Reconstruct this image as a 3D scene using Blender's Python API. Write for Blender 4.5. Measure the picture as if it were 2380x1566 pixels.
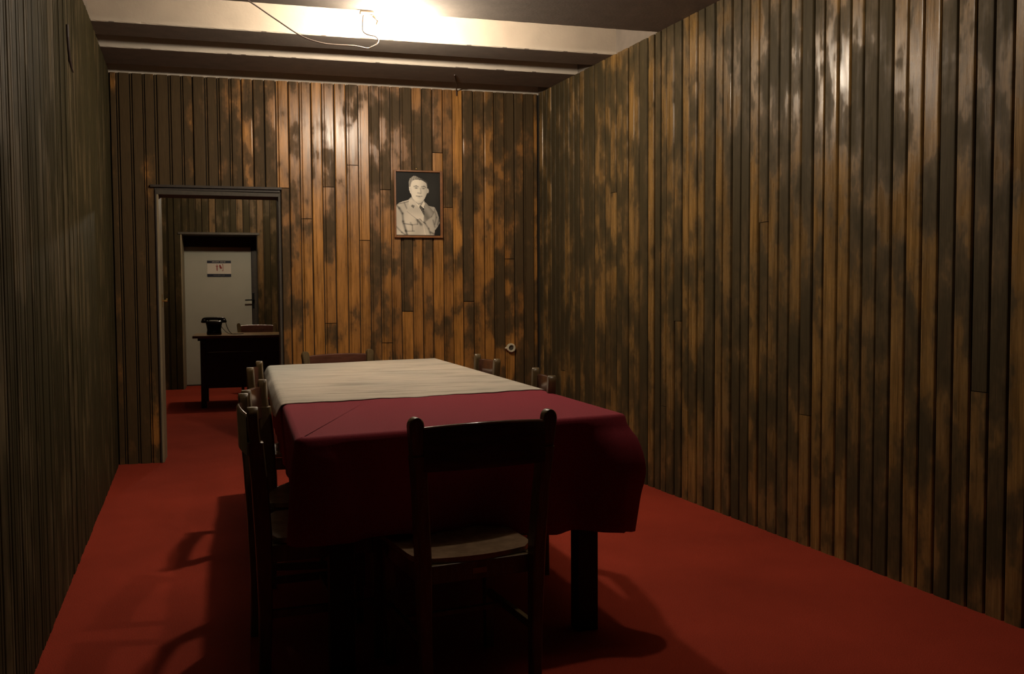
import bpy, bmesh, math, random
from mathutils import Vector, Matrix
random.seed(7)
for o in list(bpy.data.objects): bpy.data.objects.remove(o)
SC = bpy.context.scene
COL = SC.collection

# ------------------------------------------------------------------ camera
CAM_H = 1.17
YAW, PITCH, ROLL = 0.28284636, -0.04838012, -0.00565530
fwd = Vector((math.sin(YAW)*math.cos(PITCH), math.cos(YAW)*math.cos(PITCH), math.sin(PITCH)))
rgt = Vector((math.cos(YAW), -math.sin(YAW), 0)); upv = rgt.cross(fwd)
r2 = rgt*math.cos(ROLL)+upv*math.sin(ROLL); u2 = upv*math.cos(ROLL)-rgt*math.sin(ROLL)
cam_d = bpy.data.cameras.new('camera'); cam = bpy.data.objects.new('camera', cam_d); COL.objects.link(cam)
cam_d.sensor_width = 36; cam_d.lens = 36*2150/2380; cam_d.clip_start = .05
M = Matrix((( r2.x, u2.x, -fwd.x, 0), (r2.y, u2.y, -fwd.y, 0), (r2.z, u2.z, -fwd.z, CAM_H), (0, 0, 0, 1)))
cam.matrix_world = M
SC.camera = cam

# ------------------------------------------------------------------ world, exposure
w = bpy.data.worlds.new('world'); SC.world = w; w.use_nodes = True
w.node_tree.nodes['Background'].inputs[0].default_value = (0.010, 0.009, 0.007, 1)
w.node_tree.nodes['Background'].inputs[1].default_value = 0.0
SC.view_settings.view_transform = 'Standard'; SC.view_settings.look = 'None'
SC.view_settings.gamma = 1; SC.view_settings.use_curve_mapping = False
SC.view_settings.exposure = 1.0
SC.cycles.diffuse_bounces = 2
BULB_STRENGTH = 560.0
NEAR_BULB_STRENGTH = 350.0
FAR_BULB_STRENGTH = 430.0
WARM = (1.0, 0.86, 0.68)

# ------------------------------------------------------------------ node helpers
def new_mat(name):
    m = bpy.data.materials.new(name); m.use_nodes = True
    nt = m.node_tree; b = nt.nodes['Principled BSDF']
    return m, nt, b
def N(nt, typ, **kw):
    n = nt.nodes.new(typ)
    for k, v in kw.items():
        if k.startswith('in_'):
            key = k[3:]; key = int(key) if key.isdigit() else key
            n.inputs[key].default_value = v
        else: setattr(n, k, v)
    return n
def ramp(nt, src, stops, interp='LINEAR'):
    n = nt.nodes.new('ShaderNodeValToRGB'); nt.links.new(src, n.inputs[0]); n.color_ramp.interpolation = interp
    e = n.color_ramp.elements
    while len(e) < len(stops): e.new(0.5)
    for i, (p, c) in enumerate(stops):
        e[i].position = p; e[i].color = (c, c, c, 1) if isinstance(c, (int, float)) else (*c, 1)
    return n
def mix(nt, fac, a, b):
    n = nt.nodes.new('ShaderNodeMix'); n.data_type = 'RGBA'
    for s, v in ((0, fac), (6, a), (7, b)):
        if isinstance(v, bpy.types.NodeSocket): nt.links.new(v, n.inputs[s])
        else: n.inputs[s].default_value = (*v, 1) if isinstance(v, tuple) else v
    return n.outputs[2]
def math_(nt, op, a, b=None, c=None):
    n = nt.nodes.new('ShaderNodeMath'); n.operation = op
    for i, v in enumerate((a, b, c)):
        if v is None: continue
        if isinstance(v, bpy.types.NodeSocket): nt.links.new(v, n.inputs[i])
        else: n.inputs[i].default_value = v
    return n.outputs[0]
def simple(name, col, rough=.6, metal=0., var=.0, scale=30., bump=0., bscale=80., spec=.5, stretch=(1, 1, 1)):
    m, nt, b = new_mat(name)
    b.inputs['Roughness'].default_value = rough; b.inputs['Metallic'].default_value = metal
    b.inputs['Specular IOR Level'].default_value = spec
    tc = N(nt, 'ShaderNodeTexCoord'); mp = N(nt, 'ShaderNodeMapping'); mp.inputs['Scale'].default_value = stretch
    nt.links.new(tc.outputs['Object'], mp.inputs[0])
    if var > 0:
        n = N(nt, 'ShaderNodeTexNoise', in_Scale=scale, in_Detail=5.); nt.links.new(mp.outputs[0], n.inputs[0])
        r = ramp(nt, n.outputs[0], [(.3, tuple(c*(1-var) for c in col)), (.7, tuple(min(1, c*(1+var)) for c in col))])
        nt.links.new(r.outputs[0], b.inputs['Base Color'])
    else: b.inputs['Base Color'].default_value = (*col, 1)
    if bump > 0:
        n = N(nt, 'ShaderNodeTexNoise', in_Scale=bscale, in_Detail=4.); nt.links.new(mp.outputs[0], n.inputs[0])
        bp = N(nt, 'ShaderNodeBump', in_Strength=bump, in_Distance=.002); nt.links.new(n.outputs[0], bp.inputs['Height'])
        nt.links.new(bp.outputs[0], b.inputs['Normal'])
    return m

def board_wood(name, stain_mid, axis='x', light=(.30, .135, .034), mid=(.17, .075, .026), dark=(.045, .032, .020), grey=.0,
               rough=.34, edge=None, spec=.45, soft=.95):
    """Varnished pine boards: each board has its own tone; dark mould stains, worn patches and vertical grain."""
    m, nt, b = new_mat(name)
    geo = N(nt, 'ShaderNodeNewGeometry'); oi = N(nt, 'ShaderNodeObjectInfo')
    rnd = oi.outputs['Random']
    sep = N(nt, 'ShaderNodeSeparateXYZ'); nt.links.new(geo.outputs['Position'], sep.inputs[0])
    # along-wall coordinate u, height v
    u = math_(nt, 'ADD', sep.outputs[0], sep.outputs[1]); v = sep.outputs[2]
    rz = math_(nt, 'MULTIPLY', rnd, .9); r10 = math_(nt, 'MULTIPLY', rnd, 37.)
    def co(su, sv, ru=0, rv=0):
        c = N(nt, 'ShaderNodeCombineXYZ')
        a = math_(nt, 'MULTIPLY', u, su); bb = math_(nt, 'MULTIPLY', v, sv)
        if rv: bb = math_(nt, 'ADD', bb, math_(nt, 'MULTIPLY', rnd, rv))
        nt.links.new(a, c.inputs[0]); nt.links.new(bb, c.inputs[1])
        if ru: nt.links.new(math_(nt, 'MULTIPLY', rnd, ru), c.inputs[2])
        return c.outputs[0]
    n1 = N(nt, 'ShaderNodeTexNoise', in_Scale=1., in_Detail=5., in_Roughness=.62); nt.links.new(co(3.2, 1.9, 0, 0), n1.inputs[0])
    n2 = N(nt, 'ShaderNodeTexNoise', in_Scale=1., in_Detail=4., in_Roughness=.58); nt.links.new(co(7.5, 3.0, 3., 1.4), n2.inputs[0])
    n3 = N(nt, 'ShaderNodeTexNoise', in_Scale=1., in_Detail=3., in_Roughness=.6); nt.links.new(co(60, 2.6, 9., 4.), n3.inputs[0])
    grain = N(nt, 'ShaderNodeTexNoise', in_Scale=1., in_Detail=6., in_Roughness=.7); nt.links.new(co(330, 7., 9., 3.), grain.inputs[0])
    wn = N(nt, 'ShaderNodeTexWhiteNoise', noise_dimensions='1D'); nt.links.new(r10, wn.inputs['W'])
    tone = wn.outputs['Value']
    s = math_(nt, 'ADD', math_(nt, 'MULTIPLY', n1.outputs[0], .40), math_(nt, 'MULTIPLY', n2.outputs[0], .50))
    s = math_(nt, 'ADD', s, math_(nt, 'MULTIPLY', n3.outputs[0], .10))
    s = math_(nt, 'ADD', math_(nt, 'SUBTRACT', s, .04), math_(nt, 'MULTIPLY', math_(nt, 'POWER', math_(nt, 'SUBTRACT', 1., tone), 1.5), .11))
    if edge is not None:      # back wall: heavier staining at both ends; right wall: darker towards the back corner
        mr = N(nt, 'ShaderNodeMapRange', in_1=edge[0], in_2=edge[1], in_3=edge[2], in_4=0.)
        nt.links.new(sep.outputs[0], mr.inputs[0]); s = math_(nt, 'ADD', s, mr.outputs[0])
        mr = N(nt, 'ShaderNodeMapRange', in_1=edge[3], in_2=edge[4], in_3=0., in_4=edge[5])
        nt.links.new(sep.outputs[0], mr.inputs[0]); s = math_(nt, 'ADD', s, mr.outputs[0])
    stain = ramp(nt, s, [(stain_mid-.06*soft, 0.), (stain_mid-.012*soft, .28), (stain_mid+.006*soft, .72), (stain_mid+.06*soft, 1.)])
    red = mix(nt, tone, tuple(mid), tuple(light))
    warm = ramp(nt, n2.outputs[0], [(.35, .0), (.65, 1.)])
    base = mix(nt, math_(nt, 'MULTIPLY', warm.outputs[0], .55), red, tuple(c*.62 for c in mid))
    g = ramp(nt, grain.outputs[0], [(.25, .55), (.62, 1.15)])
    mott = ramp(nt, n3.outputs[0], [(.34, .66), (.5, 1.0), (.68, 1.22)])
    mm = N(nt, 'ShaderNodeMix', data_type='RGBA', blend_type='MULTIPLY'); mm.inputs[0].default_value = 1.
    nt.links.new(base, mm.inputs[6]); nt.links.new(mott.outputs[0], mm.inputs[7]); base = mm.outputs[2]
    base = mix(nt, stain.outputs[0], base, tuple(dark))
    mul = N(nt, 'ShaderNodeMix', data_type='RGBA', blend_type='MULTIPLY'); mul.inputs[0].default_value = 1.
    nt.links.new(base, mul.inputs[6]); nt.links.new(g.outputs[0], mul.inputs[7])
    nt.links.new(mul.outputs[2], b.inputs['Base Color'])
    rr = mix(nt, stain.outputs[0], (rough-.04,)*3, (.58,)*3)
    radd = math_(nt, 'ADD', rr, math_(nt, 'MULTIPLY', math_(nt, 'SUBTRACT', n3.outputs[0], .5), .25))
    nt.links.new(radd, b.inputs['Roughness'])
    sp = mix(nt, stain.outputs[0], (spec,)*3, (spec*.3,)*3); nt.links.new(sp, b.inputs['Specular IOR Level'])
    bp = N(nt, 'ShaderNodeBump', in_Strength=.2, in_Distance=.0015); nt.links.new(grain.outputs[0], bp.inputs['Height'])
    nt.links.new(bp.outputs[0], b.inputs['Normal'])
    return m

def carpet_mat():
    m, nt, b = new_mat('red_carpet')
    geo = N(nt, 'ShaderNodeNewGeometry')
    n = N(nt, 'ShaderNodeTexNoise', in_Scale=260., in_Detail=3.); nt.links.new(geo.outputs['Position'], n.inputs[0])
    n2 = N(nt, 'ShaderNodeTexNoise', in_Scale=1.7, in_Detail=4.); nt.links.new(geo.outputs['Position'], n2.inputs[0])
    a = ramp(nt, n.outputs[0], [(.25, (.22, .025, .013)), (.75, (.41, .053, .026))])
    c = ramp(nt, n2.outputs[0], [(.3, .82), (.7, 1.08)])
    mul = N(nt, 'ShaderNodeMix', data_type='RGBA', blend_type='MULTIPLY'); mul.inputs[0].default_value = 1.
    nt.links.new(a.outputs[0], mul.inputs[6]); nt.links.new(c.outputs[0], mul.inputs[7])
    nt.links.new(mul.outputs[2], b.inputs['Base Color'])
    b.inputs['Roughness'].default_value = .95; b.inputs['Specular IOR Level'].default_value = .1
    bp = N(nt, 'ShaderNodeBump', in_Strength=.6, in_Distance=.004); nt.links.new(n.outputs[0], bp.inputs['Height'])
    nt.links.new(bp.outputs[0], b.inputs['Normal'])
    return m

def runner_mat():
    m, nt, b = new_mat('cream_runner_cloth')
    geo = N(nt, 'ShaderNodeNewGeometry'); mp = N(nt, 'ShaderNodeMapping'); mp.inputs['Scale'].default_value = (1.6, 9., 9.)
    mp.inputs['Rotation'].default_value = (0, 0, -.17)
    nt.links.new(geo.outputs['Position'], mp.inputs[0])
    n = N(nt, 'ShaderNodeTexNoise', in_Scale=1.6, in_Detail=9., in_Roughness=.68); nt.links.new(mp.outputs[0], n.inputs[0])
    n2 = N(nt, 'ShaderNodeTexNoise', in_Scale=3.2, in_Detail=5.); nt.links.new(geo.outputs['Position'], n2.inputs[0])
    a = ramp(nt, n.outputs[0], [(.28, (.24, .21, .165)), (.42, (.42, .36, .285)), (.50, (.50, .435, .35)), (.66, (.56, .49, .40))])
    c = ramp(nt, n2.outputs[0], [(.3, (.86, .88, .90)), (.6, (1., 1., 1.))])
    mul = N(nt, 'ShaderNodeMix', data_type='RGBA', blend_type='MULTIPLY'); mul.inputs[0].default_value = 1.
    nt.links.new(a.outputs[0], mul.inputs[6]); nt.links.new(c.outputs[0], mul.inputs[7])
    # bluish sensor tint painted into the cloth colour towards one end
    sep = N(nt, 'ShaderNodeSeparateXYZ'); nt.links.new(geo.outputs['Position'], sep.inputs[0])
    d = math_(nt, 'SUBTRACT', sep.outputs[0], math_(nt, 'MULTIPLY', sep.outputs[1], .28))
    mr = N(nt, 'ShaderNodeMapRange', in_1=-1.35, in_2=-.85, in_3=.55, in_4=0.); nt.links.new(d, mr.inputs[0])
    blue = mix(nt, mr.outputs[0], mul.outputs[2], (.30, .34, .33))
    nt.links.new(blue, b.inputs['Base Color']); b.inputs['Roughness'].default_value = .85
    bp = N(nt, 'ShaderNodeBump', in_Strength=.8, in_Distance=.008); nt.links.new(n.outputs[0], bp.inputs['Height'])
    nt.links.new(bp.outputs[0], b.inputs['Normal'])
    return m

def emit(name, col, s):
    m = bpy.data.materials.new(name); m.use_nodes = True; nt = m.node_tree; nt.nodes.clear()
    e = N(nt, 'ShaderNodeEmission'); e.inputs[0].default_value = (*col, 1); e.inputs[1].default_value = s
    o = N(nt, 'ShaderNodeOutputMaterial'); nt.links.new(e.outputs[0], o.inputs[0])
    return m

MAT = dict(
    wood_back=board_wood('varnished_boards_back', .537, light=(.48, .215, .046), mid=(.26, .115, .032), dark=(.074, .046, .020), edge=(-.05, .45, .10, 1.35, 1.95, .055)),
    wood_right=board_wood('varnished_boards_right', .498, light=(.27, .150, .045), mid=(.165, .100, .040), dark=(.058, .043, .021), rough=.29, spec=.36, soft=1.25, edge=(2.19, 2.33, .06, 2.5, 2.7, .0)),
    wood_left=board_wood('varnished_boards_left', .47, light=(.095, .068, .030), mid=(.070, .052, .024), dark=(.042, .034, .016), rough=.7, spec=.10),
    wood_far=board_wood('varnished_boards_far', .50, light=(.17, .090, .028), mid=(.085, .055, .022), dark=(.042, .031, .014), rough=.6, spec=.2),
    backing=simple('dark_backing', (.022, .016, .010), .9),
    plaster=simple('cream_plaster', (.54, .465, .38), .85, var=.06, scale=9, bump=.25, bscale=60),
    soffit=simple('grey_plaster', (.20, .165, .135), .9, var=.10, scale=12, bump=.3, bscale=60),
    carpet=carpet_mat(), runner=runner_mat(),
    cloth=simple('burgundy_cloth', (.235, .026, .040), .9, var=.12, scale=220, bump=.35, bscale=700, spec=.15),
    chair=simple('dark_mahogany', (.115, .076, .033), .36, var=.3, scale=14, stretch=(6, 6, 1), spec=.4),
    seat=simple('worn_brown_seat', (.25, .165, .10), .26, var=.2, scale=25, spec=.6),
    backpost=simple('dark_post', (.03, .02, .014), .5),
    chair_panel=simple('glossy_mahogany', (.070, .026, .017), .13, var=.3, scale=9, stretch=(1, 6, 6), spec=.7),
    chair_edge=simple('worn_light_wood', (.30, .18, .08), .4, var=.2),
    table=simple('black_stained_wood', (.012, .008, .006), .6, var=.3, scale=20),
    doortrim=simple('dark_door_trim', (.035, .025, .018), .55, var=.2),
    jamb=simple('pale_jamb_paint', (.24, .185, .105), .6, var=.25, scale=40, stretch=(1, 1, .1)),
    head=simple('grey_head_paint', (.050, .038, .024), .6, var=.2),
    whitedoor=simple('greyish_white_door', (.40, .385, .31), .5, var=.03, scale=5),
    brass=simple('brass', (.75, .52, .16), .25, metal=1.),
    blackmetal=simple('black_metal', (.02, .02, .02), .35, metal=.6),
    bakelite=simple('black_bakelite', (.008, .009, .010), .15, spec=.7),
    porcelain=simple('cream_porcelain', (.62, .55, .40), .3),
    hole=simple('socket_hole', (.06, .05, .035), .6),
    cable_dark=simple('dark_cable', (.05, .03, .025), .5),
    cable=simple('cream_cable', (.26, .20, .17), .5),
    holder=simple('cream_lampholder', (.62, .50, .36), .4),
    frame=simple('picture_frame_wood', (.22, .085, .025), .35, var=.2, scale=30),
    navy=simple('navy_print', (.012, .014, .03), .4),
    signwhite=simple('sign_white', (.62, .55, .46), .4),
    signred=simple('sign_red', (.25, .02, .015), .4),
    signgrey=simple('sign_grey', (.22, .20, .17), .4),
    desk_top=simple('desk_top_wood', (.16, .09, .035), .3, var=.25, scale=12),
    desk=simple('desk_black_wood', (.014, .012, .010), .45, var=.3),
    bulb=emit('bulb_glow', WARM, BULB_STRENGTH), bulb_near=emit('bulb_glow_near', WARM, NEAR_BULB_STRENGTH), bulb_far=emit('bulb_glow_far', (1., .84, .62), FAR_BULB_STRENGTH),
)

# ------------------------------------------------------------------ object helpers
def link(name, me, mats, parent=None, smooth=False, loc=None, rot=None):
    o = bpy.data.objects.new(name, me); COL.objects.link(o)
    for m in (mats if isinstance(mats, (list, tuple)) else [mats]):
        if len(me.materials) < (len(mats) if isinstance(mats, (list, tuple)) else 1): me.materials.append(m)
    if parent: o.parent = parent
    if loc is not None: o.location = loc
    if rot is not None: o.rotation_euler = rot
    if smooth:
        for p in me.polygons: p.use_smooth = True
    return o
def mesh(name, v, f):
    me = bpy.data.meshes.new(name); me.from_pydata([tuple(a) for a in v], [], f); me.update(); return me
class MB:
    def __init__(s): s.v = []; s.f = []; s.mi = []
    def add(s, v, f, mi=0):
        k = len(s.v); s.v += [tuple(a) for a in v]; s.f += [tuple(i+k for i in q) for q in f]; s.mi += [mi]*len(f); return s
    def box(s, a, b, mi=0, bev=0.):
        x0, y0, z0 = a; x1, y1, z1 = b
        if bev <= 0:
            return s.add([(x0,y0,z0),(x1,y0,z0),(x1,y1,z0),(x0,y1,z0),(x0,y0,z1),(x1,y0,z1),(x1,y1,z1),(x0,y1,z1)],
                  [(0,3,2,1),(4,5,6,7),(0,1,5,4),(1,2,6,5),(2,3,7,6),(3,0,4,7)], mi)
        bm = bmesh.new(); bmesh.ops.create_cube(bm, size=1)
        for q in bm.verts: q.co = ((x0+x1)/2+q.co.x*(x1-x0), (y0+y1)/2+q.co.y*(y1-y0), (z0+z1)/2+q.co.z*(z1-z0))
        bmesh.ops.bevel(bm, geom=list(bm.edges), offset=bev, segments=2, affect='EDGES', profile=.5)
        bm.verts.index_update(); s.add([q.co[:] for q in bm.verts], [[q.index for q in f.verts] for f in bm.faces], mi); bm.free(); return s
    def rings(s, rings, mi=0, cap=True):
        n = len(rings[0]); v = [p for r in rings for p in r]; f = []
        for i in range(len(rings)-1):
            for j in range(n):
                a = i*n+j; b_ = i*n+(j+1) % n; f.append((a, b_, b_+n, a+n))
        if cap: f.append(tuple(range(n-1, -1, -1))); f.append(tuple((len(rings)-1)*n+j for j in range(n)))
        return s.add(v, f, mi)
    def tube(s, pts, r, n=8, mi=0):
        pts = [Vector(p) for p in pts]; rs = r if isinstance(r, (list, tuple)) else [r]*len(pts); R = []
        ref = None
        for i, p in enumerate(pts):
            t = (pts[min(i+1, len(pts)-1)]-pts[max(i-1, 0)]).normalized()
            if ref is None: ref = t.orthogonal().normalized()
            ref = (ref-t*ref.dot(t)).normalized(); q = t.cross(ref)
            R.append([p+ref*(rs[i]*math.cos(2*math.pi*k/n))+q*(rs[i]*math.sin(2*math.pi*k/n)) for k in range(n)])
        return s.rings(R, mi)
    def lathe(s, prof, n=24, mi=0, mat=None):
        R = [[Vector((r*math.cos(2*math.pi*k/n), r*math.sin(2*math.pi*k/n), z)) for k in range(n)] for r, z in prof]
        if mat is not None: R = [[mat @ p for p in r] for r in R]
        return s.rings(R, mi)
    def build(s, name, mats, parent=None, smooth=False, **kw):
        me = mesh(name, s.v, s.f)
        ml = mats if isinstance(mats, (list, tuple)) else [mats]
        for m in ml: me.materials.append(m)
        if len(ml) > 1: me.polygons.foreach_set('material_index', s.mi)
        o = bpy.data.objects.new(name, me); COL.objects.link(o)
        if parent: o.parent = parent
        for k, v in kw.items(): setattr(o, k, v)
        if smooth:
            for p in me.polygons: p.use_smooth = True
            if smooth == 'auto':
                me.shade_auto = None if False else None
        return o
def autosmooth(o, ang=35):
    """smooth shading with sharp edges above the angle (no operators)"""
    me = o.data; bm = bmesh.new(); bm.from_mesh(me)
    for f in bm.faces: f.smooth = True
    for e in bm.edges:
        if len(e.link_faces) == 2 and e.calc_face_angle(0) > math.radians(ang): e.smooth = False
    bm.to_mesh(me); bm.free(); return o
def empty(name, loc=(0, 0, 0), rz=0.):
    o = bpy.data.objects.new(name, None); COL.objects.link(o); o.location = loc; o.rotation_euler = (0, 0, rz); o.empty_display_size = .1
    return o
def tag(o, label=None, cat=None, group=None, kind=None):
    if label: o['label'] = label
    if cat: o['category'] = cat
    if group: o['group'] = group
    if kind: o['kind'] = kind
    return o

# ------------------------------------------------------------------ room geometry
YB, SB, XL, XR, SR, SL = 6.8005, -.01816, -.8357, 2.1685, .0920, .05275
ZC = 2.668          # top of the boards = underside of the beams
ZT = 3.02           # ceiling above the beams
T = .016            # board thickness in front of the wall
def wx_r(y): return XR+SR*(YB-y)
def wx_l(y): return XL+SL*(YB-y)
def by(x, y0=YB): return y0+SB*x
REAR = -1.3

# floor -------------------------------------------------------------
def grid_floor(name, pts):
    m = MB(); v = [(x, y, 0.) for x, y in pts]+[(x, y, -.08) for x, y in pts]; n = len(pts)
    f = [tuple(range(n)), tuple(range(2*n-1, n-1, -1))]+[(i, i+n, (i+1) % n+n, (i+1) % n) for i in range(n)]
    return m.add(v, f).build(name, MAT['carpet'])
fl = grid_floor('floor', [(-2.6, -1.6), (3.4, -1.6), (3.4, 13.2), (-2.6, 13.2)])
tag(fl, 'red carpet running through both rooms', kind='structure')

def frame_obj(o, origin, t, n):
    t = Vector(t).normalized(); n = Vector(n).normalized()
    o.matrix_world = Matrix(((t.x, n.x, 0, origin[0]), (t.y, n.y, 0, origin[1]), (0, 0, 1, origin[2]), (0, 0, 0, 1)))

# board profile -----------------------------------------------------
PW = .079
def board_mesh(h, kind):
    if kind == 0:      # wide face with a narrow lower tongue on one side
        pr = [(.001, 0), (.001, .011), (.004, .0155), (.058, .016), (.061, .012), (.0612, .003), (.0640, .003), (.0655, .007), (.0735, .007), (.0750, .003), (.0750, 0)]
    elif kind == 1:    # wide face only
        pr = [(.001, 0), (.001, .009), (.005, .0150), (.009, .016), (.067, .016), (.071, .0145), (.0740, .008), (.0745, 0)]
    else:              # narrow half-round ribs on one board
        pr = [(.001, 0), (.001, .010), (.004, .015), (.033, .016), (.0365, .012), (.0375, .004), (.040, .004), (.041, .012), (.0445, .016), (.0725, .015), (.0755, .010), (.0755, 0)]
    k = len(pr); v = [(x, y, 0.) for x, y in pr]+[(x, y, h) for x, y in pr]
    f = [(i, i+k, i+1+k, i+1) for i in range(k-1)]+[(k-1, 2*k-1, k, 0)]
    f += [tuple(range(k)), tuple(range(2*k-1, k-1, -1))]
    return mesh('plank', v, f)
_bm = {}
def plank(parent, matname, origin, t, n, width, z0, z1, kind=0, dy=0.):
    key = (matname, round(z1-z0, 3), kind)
    if key not in _bm:
        me = board_mesh(z1-z0, kind); me.materials.append(MAT[matname]); _bm[key] = me
    o = bpy.data.objects.new('plank', _bm[key]); COL.objects.link(o)
    t = Vector(t).normalized(); n = Vector(n).normalized(); s = width/PW
    oz = Vector((origin[0], origin[1], z0))+n*dy
    Mx = Matrix(((t.x*s, n.x, 0, oz.x), (t.y*s, n.y, 0, oz.y), (0, 0, 1, oz.z), (0, 0, 0, 1)))
    o.parent = parent; o.matrix_world = Mx
    return o

def wall_prism(m, p0, p1, out, z0, z1, mi=0):
    """vertical wall slab between plan points p0,p1, thickened by vector out"""
    a, b = Vector(p0), Vector(p1); o = Vector(out)
    q = [a, b, b+o, a+o]
    v = [(c.x, c.y, z0) for c in q]+[(c.x, c.y, z1) for c in q]
    m.add(v, [(0,3,2,1),(4,5,6,7),(0,1,5,4),(1,2,6,5),(2,3,7,6),(3,0,4,7)], mi)

# wall_right ----------------------------------------------------------
tr = Vector((-SR, 1, 0)).normalized(); nr = Vector((-1, -SR, 0)).normalized()
m = MB(); off = -nr*T
def P(x, y): return Vector((x, y))
pa = Vector((wx_r(REAR), REAR, 0))+off; pb = Vector((wx_r(YB+.3), YB+.3, 0))+off
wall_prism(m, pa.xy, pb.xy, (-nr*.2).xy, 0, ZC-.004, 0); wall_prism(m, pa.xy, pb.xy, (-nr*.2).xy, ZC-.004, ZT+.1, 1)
wr = m.build('wall_right', [MAT['backing'], MAT['soffit']]); tag(wr, 'stained vertical board panelling on the right', kind='structure')
ys = [2.605, 2.686, 2.764, 2.844, 2.922, 3.003, 3.081, 3.158, 3.24, 3.323, 3.399, 3.472, 3.56, 3.634, 3.712, 3.793, 3.87, 3.948, 4.025, 4.098, 4.17, 4.253, 4.328, 4.404, 4.495, 4.569, 4.648, 4.725, 4.802, 4.883, 4.952, 5.025, 5.105, 5.201, 5.264, 5.343]
lo = []; y = ys[0]
while y > .75: y -= .0805; lo.append(y)
hi = []; y = ys[-1]
while y < YB-.10: y += .0775; hi.append(y)
yy = lo[::-1]+ys+hi
R = random.Random(3)
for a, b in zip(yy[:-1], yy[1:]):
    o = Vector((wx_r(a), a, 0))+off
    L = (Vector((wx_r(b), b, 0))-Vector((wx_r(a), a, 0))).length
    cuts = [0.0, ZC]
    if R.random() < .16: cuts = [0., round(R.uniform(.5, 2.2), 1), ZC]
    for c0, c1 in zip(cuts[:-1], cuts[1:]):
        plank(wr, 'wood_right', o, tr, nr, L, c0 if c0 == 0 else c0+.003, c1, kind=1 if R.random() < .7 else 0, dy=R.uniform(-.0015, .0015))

# wall_left -----------------------------------------------------------
tl = Vector((SL, -1, 0)).normalized(); nl = Vector((1, SL, 0)).normalized()
m = MB(); off = -nl*T
pa = Vector((wx_l(REAR), REAR, 0))+off; pb = Vector((wx_l(YB+.3), YB+.3, 0))+off
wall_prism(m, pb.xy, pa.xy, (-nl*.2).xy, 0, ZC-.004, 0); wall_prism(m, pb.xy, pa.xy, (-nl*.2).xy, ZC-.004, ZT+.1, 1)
wl = m.build('wall_left', [MAT['backing'], MAT['soffit']]); tag(wl, 'olive brown ribbed board panelling on the left', kind='structure')
y = YB-.004; n_ = 0
while y > .9:
    o = Vector((wx_l(y), y, 0))+off
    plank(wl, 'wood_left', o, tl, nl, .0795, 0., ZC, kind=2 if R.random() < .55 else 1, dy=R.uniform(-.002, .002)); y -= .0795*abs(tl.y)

# wall_back with the doorway -----------------------------------------
DX0, DX1, DZ = -.557, .268, 1.885
tb = Vector((-1, -SB, 0)).normalized(); nb = Vector((SB, -1, 0)).normalized()
off = -nb*T; WT = .235
def bp_(x): return (Vector((x, by(x), 0))+off).xy
m = MB()
wall_prism(m, bp_(XL-.3), bp_(DX0), (0, WT), 0, ZC-.004); wall_prism(m, bp_(DX1), bp_(XR+.3), (0, WT), 0, ZC-.004)
wall_prism(m, bp_(DX0), bp_(DX1), (0, WT), DZ, ZC-.004); wall_prism(m, bp_(XL-.3), bp_(XR+.3), (0, WT), ZC-.004, ZT+.1, 1)
wb = m.build('wall_back', [MAT['backing'], MAT['plaster']]); tag(wb, 'orange brown board panelling with a doorway', kind='structure')
gx = [-.836, -.798, -.713, -.631, -.557, -.466, -.385, -.309, -.228, -.148, -.068, .013, .091, .167, .247, .332, .41, .488, .566, .65, .737, .822, .9, .975, 1.054, 1.127, 1.212, 1.286, 1.363, 1.444, 1.516, 1.591, 1.674, 1.755, 1.833, 1.914, 1.99, 2.065, 2.145, 2.172]
joints = {16: [1.70], 18: [1.93, .95], 19: [], 20: [2.09], 21: [1.55], 22: [], 23: [1.92, .8], 24: [], 25: [1.03], 28: [2.2], 29: [1.80], 31: [1.1], 33: [.6], 35: [1.42]}
for i, (a, b) in enumerate(zip(gx[:-1], gx[1:])):
    o = Vector((b, by(b), 0))+off; kd = 0 if R.random() < .65 else 1
    cuts = [0.]+sorted(joints.get(i, []))+[ZC]
    if DX0-.01 <= a and b <= DX1-.01: cuts = [DZ+.03, ZC]
    if a < DX1 < b: 
        plank(wb, 'wood_back', o, tb, nb, b-DX1-.004, 0, DZ+.03, 1); cuts = [DZ+.03, ZC]
    if a < -1: continue
    for c0, c1 in zip(cuts[:-1], cuts[1:]):
        plank(wb, 'wood_back', o, tb, nb, b-a, c0+(.005 if c0 > 0 else 0), c1, kd, dy=R.uniform(-.001, .001))

# door trim -----------------------------------------------------------
door1 = empty('door_1', (0, 0, 0)); tag(door1, 'open doorway with pale jambs and dark head', kind='structure')
m = MB(); m.box((DX0-.035, -.022, DZ+.018), (DX1+.012, .03, DZ+.034)); m.box((DX0-.01, -.006, DZ), (DX1, .03, DZ+.018))
hd = m.build('door_head', MAT['doortrim'], door1); hd.location = (0, by(-.15)-.002, 0); hd.rotation_euler = (0, 0, math.atan(SB))
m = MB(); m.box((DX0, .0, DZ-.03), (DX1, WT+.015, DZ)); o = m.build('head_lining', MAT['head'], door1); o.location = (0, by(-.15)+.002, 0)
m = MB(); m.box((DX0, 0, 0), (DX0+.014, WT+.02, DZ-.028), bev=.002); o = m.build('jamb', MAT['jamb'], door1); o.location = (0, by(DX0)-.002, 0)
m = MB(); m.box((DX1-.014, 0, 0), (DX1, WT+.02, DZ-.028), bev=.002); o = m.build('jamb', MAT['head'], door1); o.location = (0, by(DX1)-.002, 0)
m = MB(); m.box((DX0-.006, -.012, 0), (DX0+.002, .012, DZ)); o = m.build('jamb_edge', MAT['doortrim'], door1); o.location = (0, by(DX0), 0)
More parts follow.
